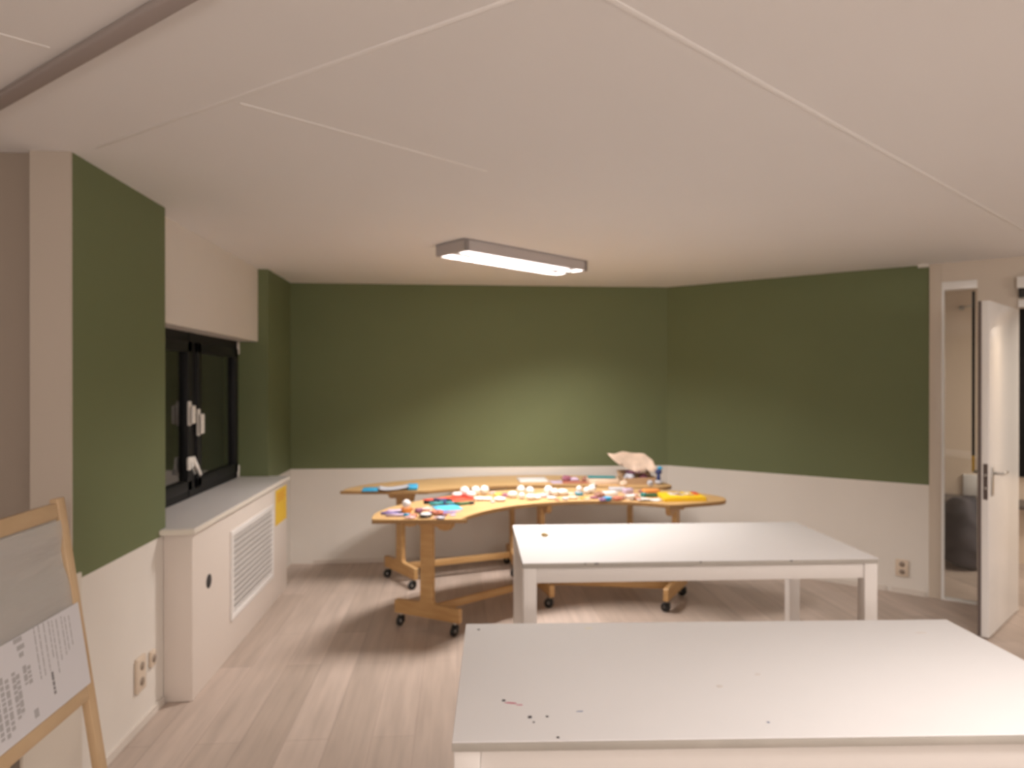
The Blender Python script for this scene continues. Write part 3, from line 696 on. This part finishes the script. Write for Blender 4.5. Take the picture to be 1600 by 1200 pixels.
b.ball((0, 0, .102), .026, cm('navy'), (1.1, .8, .9), jit=.06, seed=5); b.ball((.012, 0, .132), .018, cm('blue'), (1.2, .8, .8), jit=.05, seed=6)
b.ball((0, 0, .020), .032, cm('silver'), (1, .8, .62), jit=.08, seed=8); b.cyl((0, 0, .02), (0, 0, .10), .018, cm('navy'), .014, n=12)
tag(b.build('blue_figure', None, p), 'small navy and blue craft figure standing right of the cardboard box', 'figure')
p = at(993, 754.5, Z1)+Vector((-.01, .02, .108))
bm = bmesh.new(); n = 14
pg = [(.9*x_, .8*z_) for x_, z_ in [(-.23, .15), (-.12, .17), (.02, .17), (.13, .13), (.19, .03), (.20, -.10), (.08, -.13), (-.04, -.10), (-.13, -.03), (-.19, .06)]]
vs = [bm.verts.new((x, 0, z)) for x, z in pg]; f = bm.faces.new(vs)
bmesh.ops.triangulate(bm, faces=bm.faces[:]); bmesh.ops.subdivide_edges(bm, edges=bm.edges[:], cuts=2, use_grid_fill=True)
for v in bm.verts: v.co.y += .03*math.sin(v.co.x*14+1)+.02*math.cos(v.co.z*20)+v.co.z*.9; v.co.z = v.co.z*.62+.045+.008*math.sin(v.co.x*40+v.co.z*30)
r = bmesh.ops.extrude_face_region(bm, geom=bm.faces[:]); bmesh.ops.translate(bm, vec=(0, .004, .002), verts=[v for v in r['geom'] if isinstance(v, bmesh.types.BMVert)])
bmesh.ops.recalc_face_normals(bm, faces=bm.faces)
b = MB(); b.add(bm, mat('painted_cardboard', (.70, .54, .43), .6, var=.4, vscale=11), None, True)
sh = tag(b.build('painted_sheet', None, p), 'large curled cream painted sheet propped on top of the cardboard box', 'sheet')

# ------------------------------------------------------------ easel board at the left
XE = lambda z: -1.19+(1.22-z)*.150           # leaning face towards the room
ea = tag(empty('easel', (-1.0, 1.6, 0)), 'wooden framed easel board leaning at the left wall with a taped sheet', 'easel')
tilt = math.atan(.150)
# local frame: x along the board (room Y), y up the board, z out of the board towards the room
top = Vector((-1.185, 0, 1.225))
bot_dir = Vector((.150, 0, -1)).normalized()
def emtx():
    ex = Vector((0, 1, 0)); ey = -bot_dir; ez = ex.cross(ey)
    m = Matrix((ex, ey, ez)).transposed().to_4x4(); m.translation = top; return m
EM = emtx()
def on_board(px, py):                          # sight line of a pixel on the board's face
    r2 = ray(px); d = Vector((r2.x, r2.y, -(py-H0)/F)); n = EM.to_3x3() @ Vector((0, 0, 1)); o_ = Vector((0, 0, CH))
    t = (top-o_).dot(n)/d.dot(n); q = EM.inverted() @ (o_+d*t); return q.x, q.y
xr = on_board(98, 800)[0]; y_rail = on_board(116, 1086)[1]; x_l = xr-1.25
O = (-1.0, 1.6, 0)
length = 1.225/math.cos(tilt)
sw = .038
b = MB(); b.box(xr-sw, xr, -length+.004, .012, -.012, .012, M['easel'], bev=.003, mtx=EM); kid(b, 'leg', ea, O)
b = MB(); b.box(x_l, x_l+sw, -length+.004, .012, -.012, .012, M['easel'], bev=.003, mtx=EM); kid(b, 'leg', ea, O)
b = MB(); b.box(x_l+sw, xr-sw, -.046, 0, -.010, .010, M['easel'], bev=.003, mtx=EM); kid(b, 'top_rail', ea, O)
b = MB(); b.box(x_l+sw, xr-sw, y_rail-.036, y_rail+.005, -.010, .014, M['easel'], bev=.003, mtx=EM); kid(b, 'tray_rail', ea, O)
b = MB(); b.box(x_l+sw, xr-sw, y_rail+.005, -.046, -.006, .0, mat('easel_board', (.50, .47, .43), .3, spec=.5), mtx=EM); kid(b, 'board', ea, O)
ab = .12
for yy in (xr-.03, x_l+.03):
    b = MB(); b.cyl((-1.215, yy, 1.19), (-1.395, yy, .012), .017, M['easel'], n=4); kid(b, 'rear_leg', ea, O)
# lower white storage board behind the easel's feet
b = MB(); b.box(-.0, .012, -.35, .0, 0, .86, mat('white_panel', (.74, .68, .60), .4), bev=.003); 
lp = on_x(128, 1000, -1.425); tag(b.build('leaning_panel', None, (-1.437, lp.y, 0)), 'narrow white panel standing against the left wall behind the easel', 'panel')
film = bpy.data.materials.new('clear_film'); film.use_nodes = True; fb = film.node_tree.nodes['Principled BSDF']
fb.inputs['Base Color'].default_value = (.62, .60, .58, 1); fb.inputs['Roughness'].default_value = .15; fb.inputs['Alpha'].default_value = .55
nz = film.node_tree.nodes.new('ShaderNodeTexNoise'); nz.inputs['Scale'].default_value = 9; bpn = film.node_tree.nodes.new('ShaderNodeBump'); bpn.inputs['Strength'].default_value = .5; bpn.inputs['Distance'].default_value = .01
film.node_tree.links.new(nz.outputs['Fac'], bpn.inputs['Height']); film.node_tree.links.new(bpn.outputs[0], fb.inputs['Normal'])
fx1, fy0 = on_board(95, 850)[0], -.05
b = MB(); bm = bmesh.new(); bmesh.ops.create_grid(bm, x_segments=24, y_segments=16, size=.5)
fyb = on_board(100, 950)[1]
for v in bm.verts:
    x = (v.co.x-.5)*1.1+xr-sw-.01; y = (v.co.y+.5)*(fy0-fyb)+fyb
    v.co = Vector((x, y, .014+.011*math.sin(26*y+3*math.sin(4*x))*math.exp(-((y-fy0+.09)/.09)**2)*1.0))
b.add(bm, film, EM, True); o = b.build('plastic_film'); tag(o, 'clear wrinkled plastic film over the upper half of the easel board', 'film')
# paper sheet with rows of print turned sideways
a0 = on_board(102, 948); a1 = on_board(116, 1082)
px1 = xr-sw+.012; py1 = (a0[1]); py0 = y_rail+.008; pwid = 1.0; 
pap = tag(empty('printed_sheet', EM @ Vector((px1, py0, .004))), 'white printed sheet with sideways text on the lower half of the easel board', 'paper')
Op = EM @ Vector((px1, py0, .004))
b = MB(); b.box(px1-pwid, px1, py0, py1, .016, .0175, mat('print_paper', (.66, .65, .68), .6), mtx=EM); kid(b, 'paper', pap, Op)
ink = mat('grey_ink', (.22, .21, .22), .7); ink2 = mat('light_ink', (.42, .41, .42), .7)
b = MB(); rr = random.Random(11); hh = py1-py0
def flush():
    global b
    kid(b, 'text_block', pap, Op); b = MB()
def dash(x0, x1, y0, y1, m): b.box(x0, x1, y0, y1, .0176, .0181, m, mtx=EM)
# vertical lines of sideways text: columns run down the sheet
def column(xc, ytop, ybot, wd, m, gap=.006, dl=(.006, .028)):
    y = ytop
    while y > ybot:
        L = rr.uniform(*dl); dash(xc-wd/2, xc+wd/2, max(ybot, y-L), y, m); y -= L+gap
PXW = lambda px, py: on_board(px, py)
def colpx(pa, pb, wd, m, **k):
    (xa, ya), (xb, yb2) = PXW(*pa), PXW(*pb); column((xa+xb)/2, ya, yb2, wd, m, **k)
for i, (a, c) in enumerate((((97, 963), (103, 1010)), ((92, 964), (96, 1020)), ((86, 964), (92, 1026)), ((79, 968), (84, 1035)), ((72, 970), (80, 1055)), ((65, 972), (72, 1030)), ((58, 974), (66, 1052)), ((51, 976), (57, 1060)), ((44, 980), (50, 1066)))):
    colpx(a, c, .004, ink2, gap=.003)
flush()
colpx((70, 1052), (76, 1086), .009, ink, gap=.003)
flush()
for a, c in (((8, 1003), (22, 1000)), ((14, 1014), (26, 1011)), ((18, 1026), (25, 1024))):
    (xa, ya), (xb, yb2) = PXW(*a), PXW(*c); dash(min(xa, xb), max(xa, xb), yb2-.004, yb2+.008, ink2)
flush()
for a, c in (((26, 1042), (30, 1072)), ((33, 1042), (37, 1070)), ((10, 1052), (17, 1128)), ((17, 1055), (23, 1120)), ((1, 1062), (6, 1148)), ((-8, 1060), (-2, 1160)), ((-20, 1050), (-12, 1165))):
    colpx(a, c, .013, ink2, gap=.004, dl=(.006, .02))
flush()
colpx((44, 1098), (52, 1092), .02, ink2); colpx((42, 1112), (50, 1124), .018, ink2)
kid(b, 'text_block', pap, Op)

# ------------------------------------------------------------ door swung open into the room
HP = CC+U*(SH+.02); N0 = cam2room(2.925, 4.12); dd = (HP-N0); DL = dd.length; dn = dd.normalized()
DM = frame_mtx((N0.x, N0.y, 0), dn)            # x from the lock edge to the hinge, y to the left of it (towards the sidelight)
door = struct(empty('door_1', (0, 0, 0)), 'white flush door standing open into the room, lock edge towards the camera'); door.matrix_world = DM
b = MB(); b.box(0, DL-.002, 0, .040, .012, 2.085, M['white_gloss'], bev=.002); b.build('leaf', door)
b = MB(); b.box(-.0015, 0, .006, .030, .86, 1.08, mat('lock_plate', (.16, .13, .12), .35, metal=.8)); b.cyl((-.004, .018, 1.01), (0, .018, 1.01), .008, M['metal']); b.cyl((-.004, .018, .93), (0, .018, .93), .008, M['metal']); b.build('lock_plate', door)
b = MB(); b.box(.045, .085, -.009, 0, .88, 1.06, M['metal'], bev=.003); b.build('handle_plate', door)
b = MB(); b.cyl((.065, -.009, 1.02), (.065, -.055, 1.02), .009, M['metal']); b.cyl((.060, -.053, 1.02), (.19, -.053, 1.02), .0095, M['metal']); b.build('handle', door)
b = MB(); b.cyl((.065, .04, 1.02), (.065, .09, 1.02), .009, M['metal']); b.cyl((.060, .088, 1.02), (.19, .088, 1.02), .0095, M['metal']); b.build('handle', door)
b = MB(); b.box(.0005, .014, .0405, .058, .012, 2.085, mat('rebate_shade_strip', (.14, .11, .10), .6)); b.build('rebate_shade_strip', door)  # dark strip for the rebate behind the leaf edge, shadow put into its colour
# door casing
b = MB(); b.box(SD, SD+.05, -.02, 0, 0, 2.14, M['white_gloss'], mtx=AM); b.box(SH+.015, SD+.05, -.02, 0, 2.10, 2.15, M['white_gloss'], mtx=AM); struct(b.build('trim_10'))
s1 = s_at(1588); zz1, zz0 = z_at(1594, 434), z_at(1594, 466)
m_ = AM.copy(); q = CC+U*s1; m_.translation = Vector((q.x, q.y, zz0-.0))
db = tag(empty('door_closer', (0, 0, 0)), 'white closer box with a dark lower strip above the doorway', 'door closer'); db.matrix_world = m_
b = MB(); b.box(0, .24, -.07, -.021, (zz1-zz0)*.45, zz1-zz0, M['white_gloss'], bev=.004); b.build('body', db)
b = MB(); b.box(.012, .24, -.06, -.021, 0.0, (zz1-zz0)*.44, M['rubber'], bev=.003); b.build('arm_rail', db)

# ------------------------------------------------------------ things in the hall behind the sidelight
gm = colm('charcoal_cloth', (.075, .07, .08), .85)
def in_hall(px, py, d):
    v = cam2room((px-800)/F*d, d); return Vector((v.x, v.y, CH-(py-H0)/F*d))
p = in_hall(1512, 885, 5.75)
bm = bmesh.new(); bmesh.ops.create_icosphere(bm, subdivisions=5, radius=1)
for v in bm.verts:
    x, y, z = v.co; s6 = lambda t: math.copysign(abs(t)**.6, t)
    x, y, z = s6(x), s6(y), s6(z)
    k = 1+.03*math.sin(9*z+5*x)+.02*math.sin(17*z+3*y+2*x)
    sh_ = 1-.28*max(0, z)
    v.co = Vector((x*.21*k*sh_, y*.20*k*sh_, (z+1)*.295+.01*math.sin(8*x)))
zmin = min(v.co.z for v in bm.verts)
for v in bm.verts: v.co.z -= zmin-.001
b = MB(); b.add(bm, gm, None, True); tag(b.build('cloth_bundle', None, (p.x, p.y, 0)), 'dark grey cloth bundle on the hall floor seen through the sidelight', 'cloth bundle')
p = in_hall(1524, 775, 6.05); b = MB(); b.box(-.11, .11, -.05, .05, 0, .19, M['white_gloss'], bev=.006)
hx = b.build('white_box', None, (p.x+.04, p.y+.02, p.z)); hx.rotation_euler = (0, 0, math.atan2(U.y, U.x)); tag(hx, 'small white box on the hall shelf above the dark cloth bundle', 'box')
q = AM.inverted() @ Vector((p.x+.04, p.y+.02, 0))
b = MB(); b.box(q.x-.32, q.x+.5, 1.545-.42, 1.545, p.z-.024, p.z-.001, colm('dark_shelf', (.12, .10, .09)), mtx=AM); tag(b.build('wall_shelf'), 'dark thin shelf on the hall wall behind the sidelight', 'shelf')
r2 = ray(1503); nn = NRM; t = (CC.dot(nn)+1.55)/r2.dot(nn); hk = r2*t; d = hk.x*math.sin(TH)+hk.y*math.cos(TH); zk = CH+(H0-481)/F*d
m_ = AM.copy(); m_.translation = Vector((hk.x, hk.y, zk)); b = MB(); b.box(-.02, .02, -.006, 0, -.02, .02, M['metal'], mtx=m_); b.cyl(m_ @ Vector((0, 0, 0)), m_ @ Vector((0, -.07, 0)), .007, M['metal']); b.cyl(m_ @ Vector((0, -.07, 0)), m_ @ Vector((0.10, -.07, .01)), .006, M['metal'])
tag(b.build('coat_hook'), 'small metal coat hook high on the hall wall behind the sidelight', 'hook')
